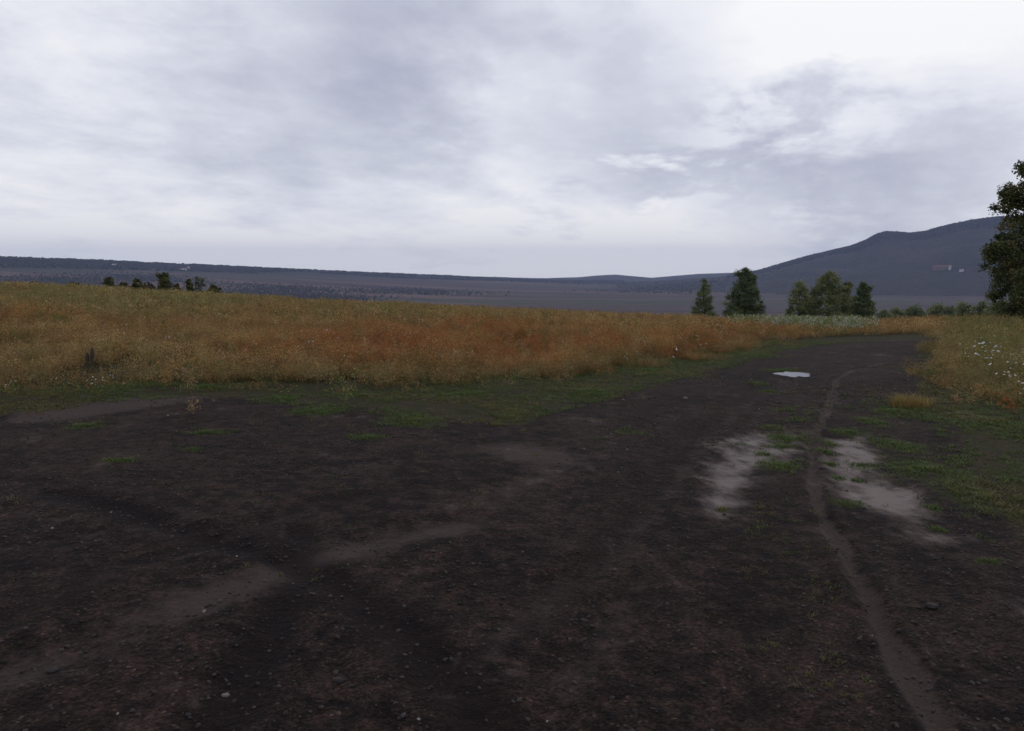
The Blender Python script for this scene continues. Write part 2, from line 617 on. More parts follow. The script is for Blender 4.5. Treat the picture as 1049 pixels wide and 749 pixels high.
def valley_material():
    m, t, b = material('valley_fields')
    p = t.coord('Object')
    ps = t.mapping(p, scale=(.35, 1.0, 0), rot=(0, 0, R(14)))
    n1 = t.noise(ps, 1 / 520, 5, .6, .6)
    n2 = t.noise(t.mapping(p, scale=(.6, 1, 0)), 1 / 90, 5, .65)
    n3 = t.noise(ps, 1 / 1500, 3, .5)
    strip = t.vor(t.mapping(p, scale=(.22, 1.0, 0), rot=(0, 0, R(10))), 1 / 420, 'Color')
    sx, sy, _ = t.sep(strip)
    col = t.mix(t.ss(n1, .36, .64), (.042, .030, .030), (.082, .056, .046))
    col = t.mix(t.m('MULTIPLY', t.ss(n3, .45, .65), .7), col, (.060, .058, .034))
    col = t.mix(t.ss(sx, .70, .82, 0, .75), col, (.135, .085, .065))
    col = t.mix(t.ss(sy, .72, .80, 0, .6), col, (.050, .060, .030))
    wood = t.ss(t.m('ADD', t.m('MULTIPLY', n1, .6), t.m('MULTIPLY', n2, .5)), .60, .66)
    wood = t.m('MAXIMUM', wood, t.attr('wood'))
    col = t.mix(wood, col, t.mix(n2, (.016, .020, .012), (.034, .040, .022)))
    t.put(b.inputs['Base Color'], col)
    b.inputs['Roughness'].default_value = .95
    b.inputs['Specular IOR Level'].default_value = .1
    bump(t, b, n2, .6, 12)
    return m


def wooded_material(name, c0, c1, c2):
    m, t, b = material(name)
    p = t.coord('Object')
    n1 = t.noise(p, 1 / 420, 6, .62, .5)
    n2 = t.noise(p, 1 / 38, 5, .7)
    v = t.vor(p, 1 / 22)
    col = t.mix(t.ss(n1, .38, .62), c0, c1)
    col = t.mix(t.m('MULTIPLY', t.ss(n2, .45, .7), .6), col, c2)
    t.put(b.inputs['Base Color'], col)
    b.inputs['Roughness'].default_value = .95
    b.inputs['Specular IOR Level'].default_value = .1
    bump(t, b, t.m('ADD', t.m('MULTIPLY', v, -1.0), n2), .9, 14)
    return m


def plant_material(name, transl=.35, rough=.75, var=.35):
    """leaf / stalk colour comes from the plant's own tint; light passes through thin leaves"""
    m, t, b = material(name)
    col = t.attr('tint', 'Color')
    t.put(b.inputs['Base Color'], col)
    b.inputs['Roughness'].default_value = rough
    b.inputs['Specular IOR Level'].default_value = .25
    tr = t.n.new('ShaderNodeBsdfTranslucent')
    t.put(tr.inputs[0], col)
    mx = t.n.new('ShaderNodeMixShader')
    mx.inputs[0].default_value = transl
    t.l.new(b.outputs[0], mx.inputs[1])
    t.l.new(tr.outputs[0], mx.inputs[2])
    t.l.new(mx.outputs[0], m.node_tree.nodes['Material Output'].inputs[0])
    return m


def plain(name, c0, c1, scale=8, rough=.8, spec=.3):
    m, t, b = material(name)
    t.put(b.inputs['Base Color'], t.mix(t.noise(t.coord('Object'), scale, 5, .65), c0, c1))
    b.inputs['Roughness'].default_value = rough
    b.inputs['Specular IOR Level'].default_value = spec
    return m


M_EARTH = earth_material()
M_VALLEY = valley_material()
M_MOUNT = wooded_material('wooded_slope', (.020, .022, .015), (.036, .034, .021), (.060, .046, .028))
M_HILL = wooded_material('far_slope', (.03, .034, .024), (.05, .05, .032), (.07, .06, .04))
M_PLANT = plant_material('dry_plant')
M_LEAF = plant_material('tree_leaf', .28, .6)
M_GRASS = plant_material('green_blade', .30, .6)
M_BARK = plain('bark', (.030, .024, .018), (.075, .062, .050), 14, .9)
M_PETAL = plain('white_petal', (.50, .50, .46), (.70, .70, .66), 60, .7)
M_STONE = plain('lava_stone', (.016, .014, .015), (.040, .034, .033), 30, .8)
M_PALESTONE = plain('pale_stone', (.10, .09, .085), (.20, .18, .17), 40, .8)
M_WALL = plain('render_wall', (.62, .60, .57), (.74, .72, .69), .2, .9)
M_SALMON = plain('salmon_wall', (.15, .10, .085), (.21, .145, .125), .05, .9)
M_ROOF = plain('tile_roof', (.16, .075, .05), (.24, .11, .08), .3, .9)
M_WIN = plain('window_glass', (.03, .035, .04), (.05, .055, .06), .2, .15, .5)
mw, tw, bw = material('muddy_water')
bw.inputs['Base Color'].default_value = (.045, .036, .033, 1)
bw.inputs['Roughness'].default_value = .03
bw.inputs['IOR'].default_value = 1.33
bw.inputs['Specular IOR Level'].default_value = .28
bump(tw, bw, tw.noise(tw.coord('Object'), 14, 2), .02, .004)
M_WATER = mw

# ------------------------------------------------------------------ ground sheet out to the horizon
az_f = np.linspace(R(-44), R(44), 880)
az_b = np.linspace(R(44), R(316), 150)[1:-1]
AZ = np.r_[az_f, az_b]
rings = [.35]
while rings[-1] < 15000:
    r = rings[-1]
    q = 1.06 if r < 2.2 else 1.0105 if r < 14 else 1.016 if r < 60 else 1.02
    if 5200 < r < 8200:
        q = 1.012
    rings.append(r * q)
RG = np.array(rings)
na, nr = len(AZ), len(RG)
RR, AA = np.meshgrid(RG, AZ, indexing='ij')
GX, GY = (RR * np.sin(AA)).ravel(), (RR * np.cos(AA)).ravel()
GZ, GMT, GFH = height(GX, GY, True)
near = np.hypot(GX, GY) < 70
GZ[near] += detail(GX[near], GY[near])
dG = np.hypot(GX, GY)
lot = np.full(GX.shape, -9.0)
lot[near] = sdist(GX[near], GY[near], LOT)
wetA, paleA, darkA, greenA = (np.zeros(GX.shape) for _ in range(4))
xn, yn = GX[near], GY[near]
wetA[near] = np.maximum(sstep(sdist(xn, yn, WET_L), -.28, .30), sstep(sdist(xn, yn, WET_R), -.30, .32))
pl = np.zeros(xn.shape)
for P, w, s in LL:
    q = np.abs(seg_dist(xn, yn, P) + (fbm(xn * 3, yn * 3, 33, 3) - .5) * .05)
    wv = w * (.70 + .6 * fbm(xn * 1.3 + 9, yn * 1.3, 39, 3))
    pl = np.maximum(pl, s * (.45 + .75 * sstep(fbm(xn * 1.9, yn * 1.9, 37, 3), .25, .65)) * np.exp(-(q / (wv * 1.15)) ** 2))
for P in PALE_L:
    pl = np.maximum(pl, 1.5 * sstep(sdist(xn, yn, P), -.3, .2))
pl = np.maximum(pl, .95 * sstep(sdist(xn, yn, SCUFF), -.3, .15))
paleA[near] = pl
dk = np.zeros(xn.shape)
for P, w, s in LD:
    q = np.abs(seg_dist(xn, yn, P) + (fbm(xn * 2.2, yn * 2.2, 43, 3) - .5) * .22)
    dk = np.maximum(dk, s * (.65 + .7 * fbm(xn * 2.5, yn * 2.5, 47, 3)) * np.exp(-(q / (w * 1.6)) ** 2))
darkA[near] = dk
gr = np.zeros(xn.shape)
for cx, cy, hw, hd in PATCH:
    gr = np.maximum(gr, 1 - sstep(np.hypot((xn - cx) / hw, (yn - cy) / hd), .5, 1.15))
greenA[near] = gr
pxG, azG = px_of(GX, GY)
rdG = np.interp(pxG, RX, RD)
wood = sstep(dG, rdG * .80, rdG * .86) * (1 - sstep(pxG, 620, 760)) * (np.abs(azG) < R(60))
lotA = sstep(lot, -.30, .30)
V = np.c_[GX, GY, GZ]
V = np.vstack([V, [[0, 0, gz1(0.01, 0.01)]]])
i0 = np.arange(nr - 1)[:, None] * na + np.arange(na)[None, :]
i1 = np.arange(nr - 1)[:, None] * na + (np.arange(na)[None, :] + 1) % na
Q = np.stack([i0, i1, i1 + na, i0 + na], -1).reshape(-1, 4)[:, ::-1]
qa = Q.mean(1).astype(int)
fl = lot[Q].mean(1)
fd = dG[Q].mean(1)
fm = GMT[Q].mean(1)
ff = GFH[Q].mean(1)
zone = np.where(fl > -.15, 0, np.where(fd < 500, 1, np.where(fm > 4, 3, np.where((ff > 4) | (fd > 12500), 4, 2))))
ATT = dict(lot=lotA, wet=wetA, pale=paleA, dark=darkA, green=greenA, wood=wood)


def submesh(name, z, mat, keys):
    q = Q[zone == z]
    if z == 0:   # close the sheet under the camera with a small disc
        pass
    ids, inv = np.unique(q, return_inverse=True)
    a = {k: ATT[k][ids] for k in keys}
    return kind(mesh_np(name, V[ids], inv.reshape(q.shape), mat, a, True), 'structure')


EK = ('lot', 'wet', 'pale', 'dark', 'green')
submesh('dirt_track', 0, M_EARTH, EK)
submesh('ground', 1, M_EARTH, EK)
submesh('valley', 2, M_VALLEY, ('wood',))
submesh('mountain', 3, M_MOUNT, ())
submesh('hills', 4, M_HILL, ())

# puddles: thin irregular sheets of water in their hollows
for k, (cx, cy, hw, hd, cz) in enumerate(PUD):
    n = 40
    th = np.linspace(0, 2 * np.pi, n, endpoint=False)
    wob = 1 + .22 * np.sin(2 * th + 1.3 + k) + .13 * np.sin(5 * th + k) + .07 * np.sin(9 * th)
    z0 = float(height(np.array([cx]), np.array([cy]))[0])
    ring = np.c_[hw * wob * np.cos(th), hd * wob * np.sin(th), np.zeros(n)]
    Vp = np.vstack([[[0, 0, 0]], ring])
    Vp[:, 2] = 0.0
    Fp = np.array([[0, 1 + i, 1 + (i + 1) % n] for i in range(n)])
    kind(mesh_np('puddle', Vp, Fp, M_WATER, None, True, None, (cx, cy, z0 - .012)), 'structure')

# haze: even thin air round the whole scene
hm_, ht, hb = material('haze_air')
ht.n.remove(hb)
pv = ht.n.new('ShaderNodeVolumePrincipled')
pv.inputs['Color'].default_value = (.50, .60, .97, 1)
pv.inputs['Density'].default_value = 4.7e-5
pv.inputs['Anisotropy'].default_value = 0.0
ht.l.new(pv.outputs[0], hm_.node_tree.nodes['Material Output'].inputs['Volume'])
zl, zh, ex = float(GZ.min()) - 1.0, float(GZ.max()) + 40.0, 15800.0
hv = [(sx * ex, sy * ex, z) for z in (zl, zh) for sx, sy in ((-1, -1), (1, -1), (1, 1), (-1, 1))]
hq = [(3, 2, 1, 0), (4, 5, 6, 7), (0, 1, 5, 4), (1, 2, 6, 5), (2, 3, 7, 6), (3, 0, 4, 7)]
kind(mesh_np('haze', hv, hq, hm_), 'stuff')


# ------------------------------------------------------------------ plants: prototypes and merging
def proto_weed(nst, nleaf, h, spread, leaf, stalk_w, r, head=.5, arch=.25):
    """several thin stalks with small leaves and seed clusters; returns verts, tris, shade per vertex, leafness"""
    V, T, c = [], [], []

    def tri(a, b, d, k):
        i = len(V)
        V.extend((a, b, d))
        T.append((i, i + 1, i + 2))
        c.extend((k, k, k))
    for s in range(nst):
        a = r.uniform(0, 2 * np.pi)
        rad = spread * math.sqrt(r.uniform(0, 1)) * .5
        base = np.array([rad * math.cos(a), rad * math.sin(a), 0])
        hh = h * r.uniform(.55, 1.0)
        a2 = a + r.normal(0, .7)
        lean = np.array([math.cos(a2), math.sin(a2), 0]) * hh * r.uniform(.05, arch + .1)
        top = base + lean + np.array([0, 0, hh])
        mid = base + lean * .3 + np.array([0, 0, hh * .5])
        w = np.array([-math.sin(a2 + 1), math.cos(a2 + 1), 0]) * stalk_w
        ks = r.uniform(.75, 1.1)
        tri(base - w, base + w, mid, ks * .8)
        tri(mid - w * .7, mid + w * .7, top, ks)
        tri(base - w * .5, mid + w * .6, mid - w * .6, ks * .9)
        for q in range(nleaf):
            t = head * .5 + (1 - head * .5) * r.uniform(0, 1) ** .8
            p = (1 - t) ** 2 * base + 2 * t * (1 - t) * mid + t * t * top
            p = p + r.normal(0, 1, 3) * np.array([1, 1, .6]) * spread * .17
            L = leaf * r.uniform(.5, 1.3)
            e1 = r.normal(0, 1, 3)
            e1 /= np.linalg.norm(e1)
            e2 = np.cross(e1, r.normal(0, 1, 3))
            e2 /= np.linalg.norm(e2) + 1e-6
            k = r.uniform(.6, 1.35)
            tri(p, p + e1 * L + e2 * L * .35, p + e1 * L * .6 - e2 * L * .45, k)
    return np.array(V), np.array(T), np.array(c)


def proto_blades(n, h, spread, w, r, arch=.5):
    V, T, c = [], [], []
    for s in range(n):
        a = r.uniform(0, 2 * np.pi)
        rad = spread * math.sqrt(r.uniform(0, 1))
        b = np.array([rad * math.cos(a), rad * math.sin(a), -.004])
        a2 = r.uniform(0, 2 * np.pi)
        hh = h * r.uniform(.5, 1.1)
        o = np.array([math.cos(a2), math.sin(a2), 0]) * hh * r.uniform(.1, arch * 1.6)
        s_ = np.array([-math.sin(a2), math.cos(a2), 0]) * w * .5
        m_ = b + o * .35 + np.array([0, 0, hh * .65])
        t_ = b + o + np.array([0, 0, hh])
        i = len(V)
        V.extend((b - s_, b + s_, m_ + s_ * .8, m_ - s_ * .8, t_))
        T.extend(((i, i + 1, i + 2), (i, i + 2, i + 3), (i + 3, i + 2, i + 4)))
        k = r.uniform(.65, 1.3)
        c.extend((k * .85, k * .85, k, k, k * 1.1))
    return np.array(V), np.array(T), np.array(c)


def merge(protos, pos, scale, tint, r, zscale=None, jitter=.12):
    """many plants of a mass as one sheet of triangles"""
    Vs, Ts, Cs = [], [], []
    off = 0
    which = r.integers(0, len(protos), len(pos))
    rot = r.uniform(0, 2 * np.pi, len(pos))
    for k, (V, T, c) in enumerate(protos):
        ids = np.nonzero(which == k)[0]
        if not len(ids):
            continue
        cs, sn = np.cos(rot[ids])[:, None], np.sin(rot[ids])[:, None]
        s = scale[ids][:, None]
        zs = s if zscale is None else zscale[ids][:, None]
        X = (V[None, :, 0] * cs - V[None, :, 1] * sn) * s + pos[ids, 0:1]
        Y = (V[None, :, 0] * sn + V[None, :, 1] * cs) * s + pos[ids, 1:2]
        Z = V[None, :, 2] * zs + pos[ids, 2:3]
        n, nv = X.shape
        Vs.append(np.stack([X, Y, Z], -1).reshape(-1, 3))
        col = tint[ids][:, None, :] * c[None, :, None]
        Cs.append(col.reshape(-1, 3))
        Ts.append((T[None] + (np.arange(n) * nv)[:, None, None]).reshape(-1, 3) + off)
        off += n * nv
    return np.vstack(Vs), np.vstack(Ts), np.clip(np.vstack(Cs), 0, 1)


STRAW = np.array([.365, .238, .096])
GOLD = np.array([.38, .235, .082])
RUST = np.array([.35, .142, .047])
OLIVE = np.array([.225, .205, .075])
LEAFG = np.array([.085, .115, .030])
BROWN = np.array([.12, .068, .036])


def mixc(a, b, t):
    return a * (1 - t[:, None]) + b * t[:, None]


def field_tint(x, y, r):
    d = np.hypot(x, y)
    n1 = fbm(x / 5.0, y / 9.0, 31, 4)
    n2 = fbm(x / 1.6 + 40, y / 2.2, 57, 3)
    n3 = fbm(x / 14 + 7, y / 26, 77, 3)
    px, py = to_pix(x, y, height(x, y) + .3)
    rust = np.exp(-((py - 352) / 24) ** 2) * sstep(px, 120, 330) * (1 - sstep(px, 800, 930)) * .95
    rust = np.maximum(rust, np.exp(-((py - 330) / 15) ** 2) * (1 - sstep(px, 200, 420)) * .75)
    rust = np.clip(rust + (n1 - .5) * 1.6 + (n2 - .5) * .9, 0, 1)
    c = mixc(np.tile(STRAW, (len(x), 1)), np.tile(RUST, (len(x), 1)), rust)
    topg = (1 - sstep(py, 312, 330)) * .55 * sstep(px, 280, 420) + .75 * sstep(px, 960, 1000)
    ol = np.clip(topg + sstep(n3, .52, .68) * .6 + (n2 - .55) * 1.2 + .18 * (1 - sstep(px, 150, 360)), 0, .85)
    c = mixc(c, np.tile(OLIVE, (len(x), 1)), ol)
    gold = np.clip(np.exp(-((py - 345) / 12) ** 2) * sstep(px, 740, 830) * (1 - sstep(px, 940, 985)) * .8 + (vnoise(x * .9, y * .9, 91) - .62) * 2, 0, .8)
    c = mixc(c, np.tile(GOLD, (len(x), 1)), gold)
    pick = r.uniform(0, 1, len(x))
    c = np.where(((pick > .72) & (pick < .80))[:, None], np.array([.46, .34, .16]), c)
    c = np.where((pick < .07)[:, None], LEAFG * 1.3, c)
    c = np.where((pick > .94)[:, None], BROWN, c)
    c = c * r.uniform(.62, 1.32, (len(x), 1)) * r.uniform(.94, 1.06, (len(x), 3))
    return c


r1 = np.random.default_rng(11)
NEAR_P = [proto_weed(7, 16, .44, .22, .022, .0022, r1) for _ in range(9)]
MID_P = [proto_weed(7, 10, .46, .34, .042, .004, r1) for _ in range(7)]
FAR_P = [proto_weed(6, 6, .56, .60, .11, .012, r1) for _ in range(6)]


def scatter(n, dmin, dmax, r, a0=-37.5, a1=37.5):
    d = np.sqrt(r.uniform(dmin ** 2, dmax ** 2, n))
    a = np.radians(r.uniform(a0, a1, n))
    return d * np.sin(a), d * np.cos(a)


def field_band(n, dmin, dmax, protos, smin, smax, seed):
    r = np.random.default_rng(seed)
    x, y = scatter(n, dmin, dmax, r)
    f = sdist(x, y, FIELD)
    edge = f + (fbm(x * .8, y * .8, 15, 3) - .5) * 1.6
    dens = fbm(x / 1.1, y / 1.3, 23, 3)
    lots = sdist(x, y, LOT)
    keep = (edge > 0) & (lots < -.12) & (r.uniform(0, 1, n) < sstep(dens, .30, .56) * .90 + .10)
    x, y, edge = x[keep], y[keep], edge[keep]
    z = height(x, y) + np.where(np.hypot(x, y) < 70, detail(x, y), 0)
    h = r.uniform(smin, smax, len(x)) * (.50 + .50 * sstep(edge, 0, 1.2)) * (.35 + 1.3 * fbm(x / 1.3, y / 1.7, 5, 3))
    px, _ = to_pix(x, y, z)
    right = sstep(px, 900, 980)
    t = field_tint(x, y, r)
    ge = (1 - sstep(edge, .0, .8)) * r.uniform(0, .8, len(x))
    t = mixc(t, np.tile(OLIVE * .9, (len(x), 1)), ge)
    rg = sstep(px, 950, 985) * (r.uniform(0, 1, len(x)) < .40) * sstep(edge, .1, 1.2)
    t = mixc(t, np.tile(np.array([.15, .165, .05]), (len(x), 1)), rg * r.uniform(.3, 1, len(x)))
    return merge(protos, np.c_[x, y, z - .02], np.full(len(x), 1.0) * r.uniform(.8, 1.2, len(x)), t, r, h)


for nm, args in (('dry_weeds', (27000, 8.0, 24, NEAR_P, .85, 1.3, 101)), ('dry_meadow', (36000, 22, 62, MID_P, .85, 1.25, 102)),
                 ('dry_field_grass', (26000, 58, 165, FAR_P, .8, 1.2, 103))):
    Vm, Tm, Cm = field_band(*args)
    kind(mesh_np(nm, Vm, Tm, M_PLANT, {'tint': Cm}), 'stuff')

# sparse low weeds in front of the field
r9 = np.random.default_rng(91)
LOWP = [proto_weed(4, 9, .20, .16, .020, .0018, r9) for _ in range(6)]
x, y = scatter(26000, 7, 24, r9)
f = sdist(x, y, FIELD)
lo = sdist(x, y, LOT)
k = (f < .25) & (f > -1.5) & (lo < .35) & (r9.uniform(0, 1, len(x)) < sstep(f, -1.5, .2) ** 1.5 * sstep(fbm(x * 1.4, y * 1.4, 29, 3), .40, .62))
x, y, f = x[k], y[k], f[k]
tint = mixc(np.tile(OLIVE * .8, (len(x), 1)), np.tile(STRAW, (len(x), 1)), r9.uniform(0, 1, len(x)))
tint = np.where((r9.uniform(0, 1, len(x)) < .18)[:, None], RUST * .8, tint) * r9.uniform(.6, 1.2, (len(x), 1))
hs = r9.uniform(.5, 1.3, len(x)) * (.55 + .75 * sstep(f, -1.2, .2))
Vm, Tm, Cm = merge(LOWP, np.c_[x, y, gz(x, y) - .01], r9.uniform(.8, 1.3, len(x)), tint, r9, hs)
kind(mesh_np('verge_weeds', Vm, Tm, M_PLANT, {'tint': Cm}), 'stuff')

# short green grass on the verge and in the patches of the track
r2 = np.random.default_rng(21)
GP = [proto_blades(12, .030, .055, .0055, r2, 1.3) for _ in range(6)]
xs, ys = [], []
for cx, cy, hw, hd in PATCH:
    area = math.pi * hw * hd
    n = int(min(max(area * 420, 14), 2200))
    q = np.abs(r2.normal(0, .62, n))
    a = r2.uniform(0, 2 * np.pi, n)
    X, Y = cx + hw * q * np.cos(a), cy + hd * q * np.sin(a)
    k = fbm(X * 4, Y * 6, 41, 3) + .12 * (1 - q) > .42
    xs.append(X[k])
    ys.append(Y[k])
X, Y = scatter(1500, 2.6, 16, r2)
k = (sdist(X, Y, LOT) > 0) & (fbm(X * .9, Y * .9, 61, 3) > .56)
xs.append(X[k]); ys.append(Y[k])
X, Y = scatter(90000, 3.4, 26, r2)
k = (sdist(X, Y, LOT) < .25) & (sdist(X, Y, FIELD) < .8) & (fbm(X * 1.5, Y * 1.9, 66, 4) + .10 * sstep(X, -4, 1) > .47)
xs.append(X[k]); ys.append(Y[k])
RIDGE = gpoly([(838, 700), (822, 600), (812, 540), (808, 495), (800, 450), (815, 420)])
X, Y = scatter(9000, 2.6, 13, r2, 0, 34)
k = (seg_dist(X, Y, RIDGE) < .30) & (fbm(X * 3.1, Y * 3.1, 63, 3) > .585)
xs.append(X[k]); ys.append(Y[k])
X, Y = np.concatenate(xs), np.concatenate(ys)
ok = np.ones(len(X), bool)
for cx, cy, hw, hd, _ in PUD:
    ok &= np.hypot((X - cx) / hw, (Y - cy) / hd) > 1.0
X, Y = X[ok], Y[ok]
g0, g1, g2 = np.array([.062, .098, .019]), np.array([.105, .142, .032]), np.array([.15, .115, .040])
tt = r2.uniform(0, 1, len(X))
tint = mixc(np.tile(g0, (len(X), 1)), np.tile(g1, (len(X), 1)), tt)
dry = sstep(fbm(X * 1.1, Y * 1.1, 71, 2), .5, .7) * r2.uniform(.2, 1, len(X))
tint = mixc(tint, np.tile(g2, (len(X), 1)), dry)
sg = r2.uniform(.45, 1.2, len(X)) * (.55 + .45 * sstep(np.hypot(X, Y), 4.5, 7.5))
Vm, Tm, Cm = merge(GP, np.c_[X, Y, gz(X, Y)], sg, tint, r2)
kind(mesh_np('short_grass', Vm, Tm, M_GRASS, {'tint': Cm}), 'stuff')

# strip of tiny white flowers under the young trees
r3 = np.random.default_rng(31)
FP = []
for _ in range(4):
    Vw, Tw, cw = proto_weed(5, 0, .50, .3, .03, .004, r3)
    Vf, Tf, cf = proto_weed(5, 7, .56, .3, .055, .001, r3, head=1.7)
    FP.append((np.vstack([Vf]), Tf, cf))
n = 5200
x, y = scatter(n, 30, 70, r3, 13, 28)
px, py = to_pix(x, y, height(x, y) + .4)
k = (py < 334) & (px > 742) & (px < 905) & (r3.uniform(0, 1, n) < sstep(px, 735, 800) * (1 - sstep(px, 868, 905)))
k &= fbm(x / 4, y / 4, 9, 3) > .40
x, y = x[k], y[k]
tint = np.where(r3.uniform(0, 1, (len(x), 1)) < .34, np.array([.38, .40, .32]), np.array([.17, .20, .07]))
Vm, Tm, Cm = merge(FP, np.c_[x, y, height(x, y)], r3.uniform(.8, 1.1, len(x)), tint, r3, r3.uniform(.95, 1.25, len(x)))
kind(mesh_np('white_blossom', Vm, Tm, M_PLANT, {'tint': Cm}), 'stuff')

# loose lava gravel on the lot
r4 = np.random.default_rng(41)


def rock(seed, sub=1):
    r = np.random.default_rng(seed)
    t = (1 + 5 ** .5) / 2
    V = np.array([(-1, t, 0), (1, t, 0), (-1, -t, 0), (1, -t, 0), (0, -1, t), (0, 1, t), (0, -1, -t), (0, 1, -t), (t, 0, -1), (t, 0, 1), (-t, 0, -1), (-t, 0, 1)], float)
    T = [(0, 11, 5), (0, 5, 1), (0, 1, 7), (0, 7, 10), (0, 10, 11), (1, 5, 9), (5, 11, 4), (11, 10, 2), (10, 7, 6), (7, 1, 8), (3, 9, 4), (3, 4, 2), (3, 2, 6), (3, 6, 8), (3, 8, 9), (4, 9, 5), (2, 4, 11), (6, 2, 10), (8, 6, 7), (9, 8, 1)]
    V /= np.linalg.norm(V[0])
    for _ in range(sub):
        mid, T2, V = {}, [], list(V)

        def mp(a, b):
            k = (min(a, b), max(a, b))
            if k not in mid:
                p = (V[a] + V[b]) / 2
                V.append(p / np.linalg.norm(p))
                mid[k] = len(V) - 1
            return mid[k]
        for a, b, c in T:
            ab, bc, ca = mp(a, b), mp(b, c), mp(c, a)
            T2 += [(a, ab, ca), (b, bc, ab), (c, ca, bc), (ab, bc, ca)]
        T, V = T2, np.array(V)
    V = V * r.uniform(.72, 1.18, (len(V), 1)) * np.array([1, r.uniform(.65, .95), r.uniform(.45, .75)])
    return V, np.array(T), np.ones(len(V))


X, Y = scatter(64000, 2.2, 15, r4)
k = (sdist(X, Y, LOT) > -.1) & (r4.uniform(0, 1, len(X)) < sstep(fbm(X * .8, Y * .8, 81, 4), .36, .62) * .9 + .06)
k &= np.maximum(sdist(X, Y, WET_L), sdist(X, Y, WET_R)) < .02
X, Y = X[k], Y[k]
s = np.minimum(.0046 * np.exp(r4.normal(0, .6, len(X))), .0125) * (1 + .03 * np.hypot(X, Y))
base = np.where(r4.uniform(0, 1, (len(X), 1)) < .012, np.array([.12, .105, .10]), np.array([.026, .0205, .0190]))
tint = base * r4.uniform(.45, 1.9, (len(X), 1))
Vm, Tm, Cm = merge([rock(i, 0) for i in range(6)], np.c_[X, Y, gz(X, Y) + s * .2], s, tint, r4)
mgv, tg, bgv = material('gravel_chip')
tg.put(bgv.inputs['Base Color'], tg.attr('tint', 'Color'))
bgv.inputs['Roughness'].default_value = .75
bgv.inputs['Specular IOR Level'].default_value = .3
kind(mesh_np('gravel', Vm, Tm, mgv, {'tint': Cm}), 'stuff')

# single stones one can point at
for i, (px, py, sz, mat, lab) in enumerate((
        (231, 710, .016, M_PALESTONE, 'small pale stone on the bare dark soil near the bottom left'),
        (347, 700, .022, M_STONE, 'dark lava clod lying beside the dark crossing rut'),
        (955, 621, .030, M_STONE, 'dark lava stone on the right wheel lane of the track'),
        (702, 409, .030, M_PALESTONE, 'pale stone beside the far left side of the track'),
        (54, 686, .022, M_STONE, 'dark lava stone on the light streak at the lower left'))):
    g = ground_at(px, py)
    Vr, Tr, _ = rock(500 + i, 2)
    o = mesh_np('stone', Vr * sz, Tr, mat, None, True, None, (g[0], g[1], gz1(g[0], g[1]) + sz * .25))
    tag(o, lab, 'stone')


# ------------------------------------------------------------------ trees
def tube(pts, rad, sides=8):
    V, Fq = [], []
    pts = np.asarray(pts, float)
    for i, p in enumerate(pts):
        tdir = pts[min(i + 1, len(pts) - 1)] - pts[max(i - 1, 0)]
        tdir /= np.linalg.norm(tdir) + 1e-9
        u = np.cross(tdir, [.3, .9, .1])
        u /= np.linalg.norm(u) + 1e-9
        v = np.cross(tdir, u)
        for k in range(sides):
            a = 2 * np.pi * k / sides
            V.append(p + rad[i] * (u * math.cos(a) + v * math.sin(a)))
    for i in range(len(pts) - 1):
        for k in range(sides):
            a, b = i * sides + k, i * sides + (k + 1) % sides
            Fq.append((a, b, b + sides, a + sides))
    return np.array(V), np.array(Fq)


def join(parts):
    Vs, Fs, off = [], [], 0
    for V, Fq in parts:
        Vs.append(V)
        Fs.append(Fq + off)
        off += len(V)
    return np.vstack(Vs), np.vstack(Fs)


LEAFY = 2.5


